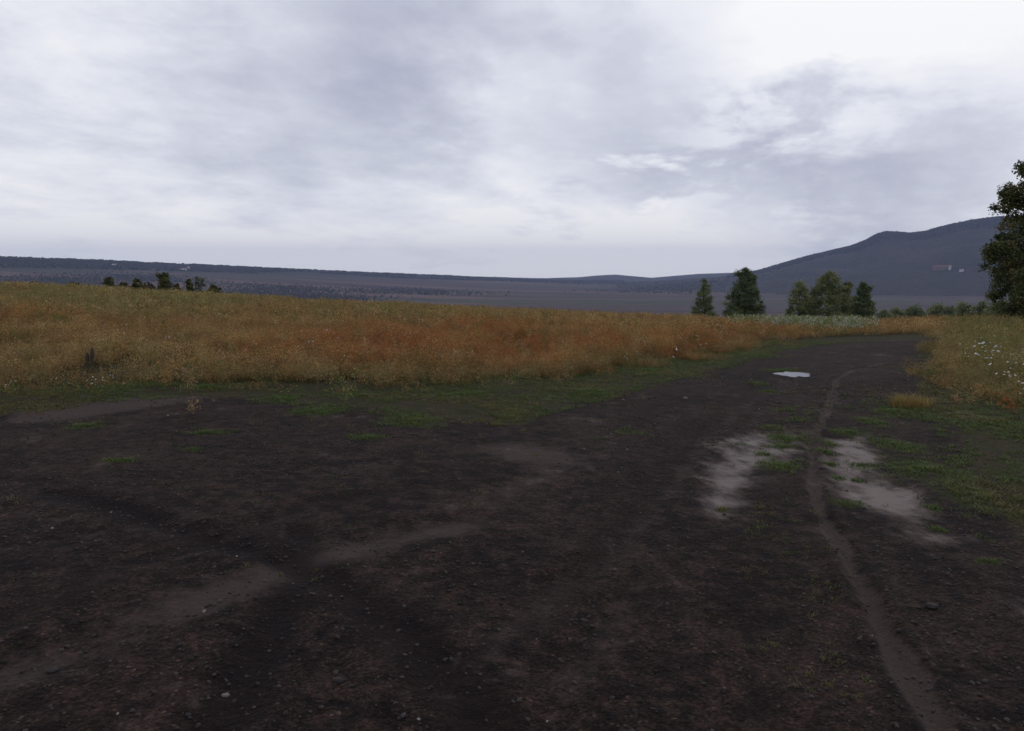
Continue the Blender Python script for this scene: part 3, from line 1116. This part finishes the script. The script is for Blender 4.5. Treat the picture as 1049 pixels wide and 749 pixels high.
def make_tree(name, loc, H, prof, leaf, nclump, nleaf, tints, label, cat='tree', group=None, seed=1, trunk_r=None, clump_r=.09,
              lobes=(), stems=1, droop=.0, leaf_asp=.62, dense=2.5):
    """prof: list of (height fraction, radius in m). A trunk with limbs that reach the leaf clumps."""
    r = np.random.default_rng(seed)
    ph, pr = np.array([p[0] for p in prof]), np.array([p[1] for p in prof])
    root = empty(name, loc)
    tag(root, label, cat, group)
    tr = trunk_r or H * .018
    wood = []
    axes = []
    for s in range(stems):
        a = r.uniform(0, 6.28)
        off = np.array([math.cos(a), math.sin(a), 0]) * (0 if stems == 1 else pr.max() * .45)
        hs = np.linspace(0, 1, 9)
        top = H * (.93 if s == 0 else r.uniform(.6, .85))
        pts = np.array([[off[0] * min(1, h * 1.8) + math.sin(h * 5 + s) * tr * .8, off[1] * min(1, h * 1.8) + math.cos(h * 4 + s) * tr * .8, h * top - .08 * (h == 0)] for h in hs])
        wood.append(tube(pts, tr * (1 - hs * .9) * (1 if stems == 1 else .7), 8))
        axes.append(pts)
    cents = []
    while len(cents) < nclump * LEAFY:
        h = r.uniform(ph[0], 1.0)
        rad = np.interp(h, ph, pr)
        if r.uniform() > rad / pr.max() + .12:
            continue
        a = r.uniform(0, 2 * np.pi)
        lob = 1 + .10 * math.sin(3 * a + 7 * h + seed) + .10 * math.sin(5 * a - 11 * h + seed * 2)
        q = r.uniform(0, 1) ** .5
        p = np.array([math.cos(a) * rad * q * lob, math.sin(a) * rad * q * lob, h * H])
        cents.append((p, q))
    for (lx, ly, lz, lr, ln) in lobes:
        for _ in range(ln):
            v = r.normal(0, 1, 3)
            v *= lr * r.uniform(.2, 1) ** .5 / np.linalg.norm(v)
            cents.append((np.array([lx, ly, lz]) + v, .9))
    order = r.permutation(len(cents))[: min(len(cents), 46)]
    for i in order:
        p = cents[i][0]
        ax = axes[int(r.integers(0, len(axes)))]
        t0 = min(max(p[2] / H - r.uniform(.10, .28), .06), .88)
        k = t0 * (len(ax) - 1)
        b = ax[int(k)] + (ax[min(int(k) + 1, len(ax) - 1)] - ax[int(k)]) * (k - int(k))
        mid = (b + p) / 2 + np.array([0, 0, -.04 * H * r.uniform(0, 1)]) + r.normal(0, .02 * H, 3)
        wood.append(tube([b, mid, p], np.array([tr * .34 * (1 - t0 * .6), tr * .2, tr * .05]), 5))
    Vt, Ft = join(wood)
    mesh_np('trunk', Vt, Ft, M_BARK, None, True, root)
    # leaves
    Vs, Cs = [], []
    for p, q in cents:
        n = int(nleaf * dense * r.uniform(.55, 1.4))
        cr = H * clump_r * r.uniform(.6, 1.6)
        v = r.normal(0, 1, (n, 3))
        v *= (cr * r.uniform(0, 1, (n, 1)) ** .8) / (np.linalg.norm(v, axis=1, keepdims=True) + 1e-6)
        v[:, 2] *= .8
        c = p + v
        if droop:
            c[:, 2] -= droop * r.uniform(0, 1, n) * cr
        e1 = r.normal(0, 1, (n, 3)) + np.array([0, 0, -.35])
        e1 /= np.linalg.norm(e1, axis=1, keepdims=True)
        e2 = np.cross(e1, r.normal(0, 1, (n, 3)))
        e2 /= np.linalg.norm(e2, axis=1, keepdims=True) + 1e-6
        L = leaf * r.uniform(.6, 1.3, (n, 1))
        quad = np.stack([c - e1 * L * .5, c + e2 * L * leaf_asp * .5, c + e1 * L * .5, c - e2 * L * leaf_asp * .5], 1)
        Vs.append(quad.reshape(-1, 3))
        tnt = np.array(tints[int(r.integers(0, len(tints)))]) * r.uniform(.8, 1.2)
        cc = tnt[None] * r.uniform(.7, 1.3, (n, 1))
        Cs.append(np.repeat(cc, 4, 0))
    Vl, Cl = np.vstack(Vs), np.vstack(Cs)
    Fl = np.arange(len(Vl)).reshape(-1, 4)
    mesh_np('crown', Vl, Fl, M_LEAF, {'tint': np.clip(Cl, 0, 1)}, False, root)
    return root


def px_m(d):
    return d / F_PX


def tree_at(px, d, top_y):
    g = along(px, d)
    top = EYE + (HOR - top_y) / F_PX * g[1]
    return g, top - g[2]


DG = [(0.091, 0.128, 0.055), (0.14, 0.171, 0.071), (0.067, 0.095, 0.041)]
MG = [(0.15, 0.186, 0.086), (0.198, 0.222, 0.106), (0.114, 0.144, 0.07)]
YG = [(0.22, 0.232, 0.1), (0.177, 0.195, 0.081), (0.128, 0.149, 0.063)]
DD = [(0.05, 0.07, 0.026), (0.084, 0.102, 0.036), (0.144, 0.132, 0.05)]

g, H = tree_at(722, 92, 286.5); u = px_m(g[1])
make_tree('young_tree', g, H, [(.06, 13 * u), (.3, 13 * u), (.55, 9.5 * u), (.8, 6 * u), (1, 1.2 * u)], .14, 80, 26, MG,
          'smallest slim young tree, standing alone left of the others at the field edge', group='young trees at the field edge', seed=3, clump_r=.055)
g, H = tree_at(764, 88, 275.5); u = px_m(g[1])
make_tree('young_tree', g, H, [(.05, 20 * u), (.3, 21 * u), (.5, 18 * u), (.75, 11 * u), (.9, 6 * u), (1, 1.5 * u)], .14, 190, 30, DG,
          'dense dark green teardrop young tree, second from the left at the field edge', group='young trees at the field edge', seed=14, clump_r=.055,
          lobes=[(8 * u, 0, H * .84, 3.5 * u, 9), (-8 * u, 0, H * .93, 2.5 * u, 5)])
g, H = tree_at(820, 90, 288); u = px_m(g[1])
make_tree('young_tree', g, H, [(.05, 13 * u), (.4, 13 * u), (.7, 10 * u), (1, 4 * u)], .14, 85, 28, YG,
          'short olive green bushy tree at the left end of the tree clump', group='young trees at the field edge', seed=25, clump_r=.065)
g, H = tree_at(850, 92, 278.5); u = px_m(g[1])
make_tree('young_tree', g, H, [(.05, 25 * u), (.35, 25 * u), (.55, 22 * u), (.75, 16 * u), (.9, 9 * u), (1, 1.5 * u)], .14, 210, 30, YG,
          'tallest olive green tree with a pointed top, in the middle of the tree clump', group='young trees at the field edge', seed=36, clump_r=.055,
          lobes=[(-22 * u, 0, H * .4, 7 * u, 24), (-20 * u, 0, H * .2, 7 * u, 20), (18 * u, 0, H * .74, 6 * u, 26), (22 * u, 0, H * .5, 8 * u, 34), (20 * u, 0, H * .3, 8 * u, 30)])
g, H = tree_at(885, 86, 290.5); u = px_m(g[1])
make_tree('young_tree', g, H, [(.05, 12 * u), (.4, 13 * u), (.65, 9 * u), (.85, 5 * u), (1, 1.5 * u)], .14, 110, 30, DG,
          'dark green leaning tree at the right end of the tree clump', group='young trees at the field edge', seed=47, clump_r=.065,
          lobes=[(7 * u, 0, H * .90, 3 * u, 8)])

# the big tree cut by the right border
g, H = tree_at(1078, 41, 166); u = px_m(g[1])
make_tree('large_tree', g, H, [(.05, 22 * u), (.12, 42 * u), (.20, 54 * u), (.34, 62 * u), (.48, 56 * u), (.62, 47 * u), (.72, 47 * u), (.82, 40 * u), (.93, 26 * u), (1, 10 * u)], .105, 420, 40, DD,
          'large dark broadleaf tree towering at the right border of the view', seed=58, clump_r=.042, trunk_r=.19,
          lobes=[(-33 * u, 0, H * .94, 6 * u, 26), (-46 * u, .3, H * .80, 7 * u, 26), (-60 * u, 0, H * .46, 7 * u, 26), (-26 * u, 0, H * .99, 5 * u, 16), (-40 * u, 0, H * .09, 6 * u, 16)])

# bushes and stunted trees on the brow to the left
BG = 'scrub on the brow of the field'
for i, (px, top, hw, lab, nm, cat) in enumerate((
        (75, 289, 7, 'lowest brown green bush at the left end of the brow', 'bush', 'bush'),
        (111, 284, 5, 'round dark bush standing up from the brow, left of the stunted trees', 'bush', 'bush'),
        (126, 289.8, 9, 'flat spreading bush between the round bush and the grey bush', 'bush', 'bush'),
        (140, 285.5, 4.5, 'small grey green pointed bush on the brow', 'bush', 'bush'),
        (150, 290.2, 8, 'low mound bush left of the dark stunted tree', 'bush', 'bush'),
        (168, 279.5, 6, 'dark stunted tree leaning left, tallest on the brow', 'stunted_tree', 'tree'),
        (180, 291, 4, 'small brown bush right of the dark stunted tree', 'bush', 'bush'),
        (193, 286.5, 2.6, 'thin dark sapling between the brown bush and the feathery tree', 'sapling', 'tree'),
        (203, 281.5, 6, 'sparse feathery small tree near the right end of the brow', 'stunted_tree', 'tree'),
        (219, 292.0, 8, 'dark low bush at the right end of the brow', 'bush', 'bush'))):
    d = 87
    g, H = tree_at(px, d, top)
    u = px_m(g[1])
    sparse = nm == 'stunted_tree' and px > 190
    make_tree(nm, g, max(H, .7), [(.02, hw * u), (.5, hw * u * 1.05), (.8, hw * u * .75), (1, hw * u * .3)], .16, 16 if sparse else 34, 10 if sparse else 22,
              [(.12, .10, .05), (.085, .085, .035)] if px in (75, 126, 150, 180) else DD, lab, cat, BG, 300 + i, clump_r=.10,
              lobes=[(-5 * u, 0, H * .9, 2 * u, 5)] if px == 168 else ())

# trees along the slope beyond the field to the right
for i, (px, top, hw, d, lab) in enumerate((
        (907, 317, 8, 330, 'leftmost pale bush of the far row, close to the young tree clump'),
        (922, 314.5, 10, 320, 'low round green bush, second in the far row'),
        (941, 312.8, 11, 315, 'broad low bush, third in the far row beyond the field'),
        (962, 311.5, 11, 305, 'dome shaped bush in the middle of the far row'),
        (976, 313, 8, 300, 'short bush right of the dome shaped bush in the far row'),
        (991, 309.8, 9, 290, 'dark upright tree of the far row, left of the tall ones'),
        (1008, 308, 10, 285, 'tall dark tree of the far row seen left of the large tree'),
        (1026, 307, 11, 280, 'tallest tree of the far row under the large tree crown'),
        (1044, 306.5, 11, 280, 'far row tree at the right border, below the large tree'))):
    g, H = tree_at(px, d, top + 1.5)
    u = px_m(g[1])
    make_tree('distant_tree', g, H, [(.05, hw * u * 1.2), (.4, hw * u * 1.35), (.75, hw * u * 1.0), (1, hw * u * .4)], .6, 90, 22, YG if i % 2 else MG, lab, 'tree',
              'far row of trees beyond the field', 400 + i, clump_r=.10)

# ------------------------------------------------------------------ forest on the far ridge and along the mountain's sky line
r5 = np.random.default_rng(51)
FV, FT, FC = rock(77, 0)
FV = FV * np.array([1, 1.2, 1.5]) + np.array([0, 0, .5])


def forest(n, fn, seed, smin, smax, c0, c1):
    r = np.random.default_rng(seed)
    x, y = fn(r, n)
    z = height(x, y)
    s = r.uniform(smin, smax, len(x))
    t = mixc(np.tile(np.array(c0), (len(x), 1)), np.tile(np.array(c1), (len(x), 1)), r.uniform(0, 1, len(x))) * r.uniform(.7, 1.3, (len(x), 1))
    return merge([(FV, FT, FC), rock(78, 0), rock(79, 0)], np.c_[x, y, z], s, t, r, s * r.uniform(.7, 1.3, len(x)))


def at_px(px, d):
    a = np.arctan((px - CX) / F_PX * math.cos(PITCH))
    return d * np.sin(a), d * np.cos(a)


def ridge_pts(r, n):
    px = r.uniform(-60, 640, n)
    rd = np.interp(px, RX, RD)
    d = rd * (.84 + .17 * r.uniform(0, 1, n) ** .6)
    x, y = at_px(px, d)
    k = fbm(x / 500, y / 500, 19, 3) + .35 * sstep(d / rd, .93, 1.0) > .46
    return x[k], y[k]


Vm, Tm, Cm = forest(24000, ridge_pts, 52, 5, 10, (.018, .024, .014), (.040, .046, .024))
kind(mesh_np('ridge_forest', Vm, Tm, M_LEAF, {'tint': Cm}), 'stuff')


def mount_pts(r, n):
    px = r.uniform(745, 1080, n)
    d = 7000 * (.92 + .085 * r.uniform(0, 1, n) ** .6)
    return at_px(px, d)


Vm, Tm, Cm = forest(14000, mount_pts, 53, 5, 9, (.022, .024, .016), (.036, .034, .021))
kind(mesh_np('mountain_forest', Vm, Tm, M_LEAF, {'tint': Cm}), 'stuff')


def copse_pts(r, n):
    cx = np.array([(265, 3600), (300, 4000), (330, 3300), (60, 3900), (20, 3300), (150, 4300), (420, 4200), (235, 3000), (680, 5200), (720, 6000), (600, 7500)])
    k = r.integers(0, len(cx), n)
    px = cx[k, 0] + r.normal(0, 36, n)
    d = cx[k, 1] * (1 + r.normal(0, .05, n))
    return at_px(px, d)


Vm, Tm, Cm = forest(16000, copse_pts, 54, 3, 5.5, (.018, .022, .014), (.042, .044, .024))
kind(mesh_np('valley_woods', Vm, Tm, M_LEAF, {'tint': Cm}), 'stuff')


# ------------------------------------------------------------------ far houses
def box(x0, x1, y0, y1, z0, z1):
    V = [(x, y, z) for z in (z0, z1) for x, y in ((x0, y0), (x1, y0), (x1, y1), (x0, y1))]
    Fq = [(3, 2, 1, 0), (4, 5, 6, 7), (0, 1, 5, 4), (1, 2, 6, 5), (2, 3, 7, 6), (3, 0, 4, 7)]
    return np.array(V, float), np.array(Fq)


def house(px, py, w, dp, h, wall, label, group, rows, cols, name='house'):
    g = ground_at(px, py, dmin=900)
    rz = -math.atan2(g[0], g[1])
    root = empty(name, g, rz)
    tag(root, label, 'house' if name == 'house' else 'building', group)
    V, Fq = box(-w / 2, w / 2, -dp / 2, dp / 2, -12, h)
    mesh_np('wall', V, Fq, wall, None, False, root)
    e, rh = .5, dp * .28
    V = np.array([(-w / 2 - e, -dp / 2 - e, h + .05), (w / 2 + e, -dp / 2 - e, h + .05), (w / 2 + e, dp / 2 + e, h + .05), (-w / 2 - e, dp / 2 + e, h + .05), (-w / 2 + dp * .25, 0, h + rh), (w / 2 - dp * .25, 0, h + rh)])
    T = np.array([(0, 1, 5), (0, 5, 4), (1, 2, 5), (2, 3, 4), (2, 4, 5), (3, 0, 4), (3, 2, 1), (3, 1, 0)])
    mesh_np('roof', V, T, M_ROOF, None, False, root)
    for r_ in range(rows):
        for c_ in range(cols):
            x = -w / 2 + w * (c_ + .5) / cols
            z = h * (r_ + .55) / rows
            ww, wh = min(w / cols * .22, 2.5), h / rows * .28
            V, Fq = box(x - ww, x + ww, -dp / 2 - .12, -dp / 2 + .1, z - wh, z + wh)
            mesh_np('window', V, Fq, M_WIN, None, False, root)
    return root


HG = 'houses of the far village'
house(117, 272.6, 26, 12, 12, M_WALL, 'small white house in the dark woods of the far ridge, leftmost', HG, 2, 4)
house(157.5, 277.2, 20, 10, 9, M_SALMON, 'faint reddish house between the two white ones on the far ridge', HG, 2, 3)
house(188, 277.0, 40, 14, 11, M_WALL, 'long white farm building, widest of the far ridge', HG, 2, 6)
house(193, 276.2, 14, 12, 19, M_WALL, 'tall narrow white house at the right end of the long farm building', HG, 3, 2)
house(965, 276.6, 105, 22, 22, M_SALMON, 'long salmon coloured building on the wooded mountain slope', None, 3, 12, 'hillside_building')
house(973, 276.2, 12, 22, 23, M_WALL, 'pale tower block at the right end of the long salmon building', None, 4, 2, 'hillside_building')
house(985, 278.2, 24, 14, 12, M_WALL, 'small pale house right of the long salmon building', None, 2, 3)


# ------------------------------------------------------------------ single plants of the verge
def local_plant(name, proto_list, loc, scale, tints, label, cat, group=None, part='stem', rz=0.0, mat=None):
    root = empty(name, loc, rz)
    tag(root, label, cat, group)
    for (V, T, c), tnt, pn in zip(proto_list, tints, part):
        mesh_np(pn, V * scale, T, mat or M_PLANT, {'tint': np.clip(np.array(tnt)[None] * c[:, None], 0, 1)}, False, root)
    return root


def attach(V, T, per, leaves=True):
    """weld the stalks of one plant at its root so that they are one piece"""
    T = T.copy()
    V0, V = V, V.copy()
    V[0] = (0, 0, 0)
    for k in range(0, len(T), per):
        V[T[k, 1]] = V[T[k, 1]] - V0[T[k, 0]]
        T[k, 0] = 0
        T[k + 2, 0] = 0
        T[k + 1, 0] = T[k, 2]
        T[k + 2, 1] = T[k, 2]
        if leaves:
            mid = V[T[k, 2]]
            for q in range(k + 3, k + per):
                p0 = V[T[q, 0]].copy()
                V[T[q, 1]] += mid - p0
                V[T[q, 2]] += mid - p0
                T[q, 0] = T[k, 2]
    return V, T


def stalk_and_leaf(r, nst, nleaf, h, spread, leaf, w):
    a = proto_weed(nst, 0, h, spread, leaf, w, r)
    seed = int(r.integers(0, 1 << 30))
    st = proto_weed(nst, nleaf, h, spread, leaf, w, np.random.default_rng(seed))
    V, T, c = st
    V, T = attach(V, T, 3 + nleaf, False)
    # the stalk triangles come first for each stalk: split them from the leaves
    per = 3 + nleaf
    idx = np.arange(len(T))
    isst = (idx % per) < 3
    out = []
    for mk in (isst, ~isst):
        t = T[mk]
        ids, inv = np.unique(t, return_inverse=True)
        out.append((V[ids], inv.reshape(t.shape), c[ids]))
    return out


r6 = np.random.default_rng(61)
YEL, PALE_ = np.array([.22, .185, .065]), np.array([.27, .195, .10])
for i, (px, py, h, tn, lab) in enumerate((
        (354, 414, .52, (.22, .24, .07), 'tall yellow green weed standing alone on the green verge'),
        (388, 399, .62, YEL, 'pale yellow weed at the front of the rust red growth, left of centre'),
        (325, 398, .60, PALE_, 'pinkish straw weed at the front of the field, left of the tall yellow green one'),
        (480, 396, .50, YEL, 'bushy yellow weed above the dark hollow in the green verge'),
        (463, 388, .70, PALE_, 'tall straw coloured weed behind the bushy yellow one'),
        (585, 392, .40, PALE_, 'low pale weed at the field front, right of centre'),
        (540, 393, .45, YEL, 'yellow weed between the bushy one and the low pale one'),
        (195, 404, .42, PALE_, 'dry pale weed on the dirt edge at the left'),
        (200, 424, .20, PALE_, 'tiny dry twig weed alone on the dark dirt at the left'),
        (988, 419, .34, PALE_, 'dry pale weed with seed heads on the right verge'),
        (1003, 408, .22, GOLD, 'low golden clump just behind the dry pale weed on the right verge'),
        (1038, 426, .34, RUST * .75, 'rust red weed at the right border'),
        (168, 397, .36, (.34, .20, .06), 'orange brown weed at the left field front'))):
    g = ground_at(px, py)
    a, b = stalk_and_leaf(r6, 9 if h > .3 else 6, 16, h, h * .62, .030, .0025)
    local_plant('weed', [a, b], (g[0], g[1], gz1(g[0], g[1])), 1.0, [np.array(tn) * .75, np.array(tn)], lab, 'weed', 'single weeds along the verge', ('stem', 'leaves'))

# dead stalks in the left field
for px, h, lab in ((88, .36, 'left one of two dark dead stalks in the dry field'), (93.5, .44, 'right, taller one of two dark dead stalks in the dry field')):
    g = ground_at(px, 386)
    r7 = np.random.default_rng(int(px))
    hs = np.linspace(0, 1, 6)
    parts = [tube([[math.sin(t * 3 + px) * .02 + t * .04, math.cos(t * 4) * .015, t * h] for t in hs], .022 * (1 - hs * .55), 6)]
    root = empty('dead_stalk', (g[0], g[1], gz1(g[0], g[1]) - .02))
    tag(root, lab, 'plant', 'dead stalks')
    V, Fq = parts[0]
    mesh_np('stem', V, Fq, M_BARK, None, True, root)
    V, Fq = tube([[.03, 0, h * .62], [.036, .004, h * .72], [.04, .0, h * .85], [.042, 0, h * 1.0], [.044, 0, h * 1.06]], np.array([.012, .026, .030, .022, .006]), 7)
    mesh_np('seed_head', V, Fq, M_BARK, None, True, root)

# golden tuft on the right side of the track
g = ground_at(933, 417)
tf = [proto_blades(420, .17, .26, .006, r6, 1.2), proto_weed(26, 12, .20, .42, .02, .002, r6)]
tf[1] = (*attach(tf[1][0], tf[1][1], 15), tf[1][2])
local_plant('grass_tuft', tf, (g[0], g[1], gz1(g[0], g[1])), 1.0, [np.array([.26, .185, .06]), np.array([.30, .20, .065])], 'round golden dry grass tuft alone on the right side of the track', 'grass tuft', None, ('blades', 'seed_stalks'))


# white flowering plants, each a thing
def flower_proto(r, nh, h, hr):
    parts = []
    V0, T, c = proto_weed(nh, 4, h * .93, .20, .04, .003, r)
    V, T = attach(V0, T, 7)
    heads = []
    for k in range(nh):
        tip = V0[k * (3 + 4) * 3 + 5]
        n = 9
        th = np.linspace(0, 2 * np.pi, n, endpoint=False)
        rr = hr * r.uniform(.7, 1.2)
        ring1 = np.c_[rr * np.cos(th) * r.uniform(.8, 1.15, n), rr * np.sin(th) * r.uniform(.8, 1.15, n), -rr * .25 + r.normal(0, .1 * rr, n)]
        ring0 = np.c_[rr * .5 * np.cos(th), rr * .5 * np.sin(th), np.full(n, rr * .10)]
        Vh = np.vstack([[[0, 0, rr * .2]], ring0, ring1, [[0, 0, -rr * .7]]])
        Th = [(0, 1 + i, 1 + (i + 1) % n) for i in range(n)]
        for i in range(n):
            j = (i + 1) % n
            Th += [(1 + i, 1 + n + i, 1 + n + j), (1 + i, 1 + n + j, 1 + j), (1 + 2 * n, 1 + n + j, 1 + n + i)]
        tilt = r.normal(0, .35, 2)
        Vh = Vh + np.c_[np.zeros(len(Vh)), np.zeros(len(Vh)), Vh[:, 0] * tilt[0] + Vh[:, 1] * tilt[1]]
        heads.append((Vh + tip, np.array(Th)))
    return (V, T, c), heads


def flower_plant(loc, proto, rz, label, group, sc_=1.0):
    (V, T, c), heads = proto
    root = empty('white_flower', loc, rz)
    tag(root, label, 'flower', group)
    mesh_np('stem', V * sc_, T, M_PLANT, {'tint': np.clip(np.array([.12, .13, .04])[None] * c[:, None], 0, 1)}, False, root)
    for Vh, Th in heads:
        mesh_np('flower_head', Vh * sc_, Th, M_PETAL, None, True, root)
    return root


def copy_plant(src, loc, rz, s):
    o = src.copy()
    C.objects.link(o)
    o.location = tuple(float(v) for v in loc)
    o.rotation_euler = (0, 0, rz)
    o.scale = (s, s, s)
    for ch in src.children:
        k = ch.copy()
        C.objects.link(k)
        k.parent = o
    return o


r8 = np.random.default_rng(81)
GRPS = {
    'verge': ('white flowering weed among the golden growth on the right verge', 'white flowering weeds on the right verge',
              [(1026, 375), (1041, 374), (1022, 364), (1034, 357), (1047, 352), (993, 350), (1006, 343), (1014, 353), (1044, 385)]),
    'field': ('white flowering weed in the dry field', 'white flowering weeds in the dry field',
              [(180, 341), (176, 334), (126, 331), (222, 321), (262, 339), (312, 334), (316, 346), (302, 325), (340, 336), (22, 321), (80, 318), (393, 327), (437, 329), (470, 327), (60, 328), (695, 352), (640, 352), (718, 344)]),
    'front': ('low white flowering weed at the left front edge of the field', 'white flowering weeds at the left front edge',
              [(4, 386), (9, 391), (65, 384), (96, 388), (103, 386), (120, 384), (8, 368)]),
}
for key, (lab, grp, pts) in GRPS.items():
    protos = []
    for i, (px, py) in enumerate(pts):
        hh = {'verge': .62, 'field': .60, 'front': .30}[key]
        g = ground_at(px, py + hh * F_PX / max(ground_at(px, min(py + 22, 400))[1], 8))
        if g is None:
            continue
        loc = (g[0], g[1], gz1(g[0], g[1]) if math.hypot(g[0], g[1]) < 69 else g[2])
        d = math.hypot(g[0], g[1])
        if len(protos) < 3:
            pr_ = flower_proto(r8, int(r8.integers(4, 7)), hh, {'verge': .017, 'field': .015, 'front': .009}[key])
            protos.append(flower_plant(loc, pr_, r8.uniform(0, 6), lab, grp))
        else:
            copy_plant(protos[i % 3], loc, r8.uniform(0, 6), r8.uniform(.85, 1.15))
g = ground_at(1008, 384)
flower_plant((g[0], g[1], gz1(g[0], g[1])), flower_proto(r8, 11, .62, .026), .3, 'largest cluster of white flower heads on the right verge', 'white flowering weeds on the right verge')
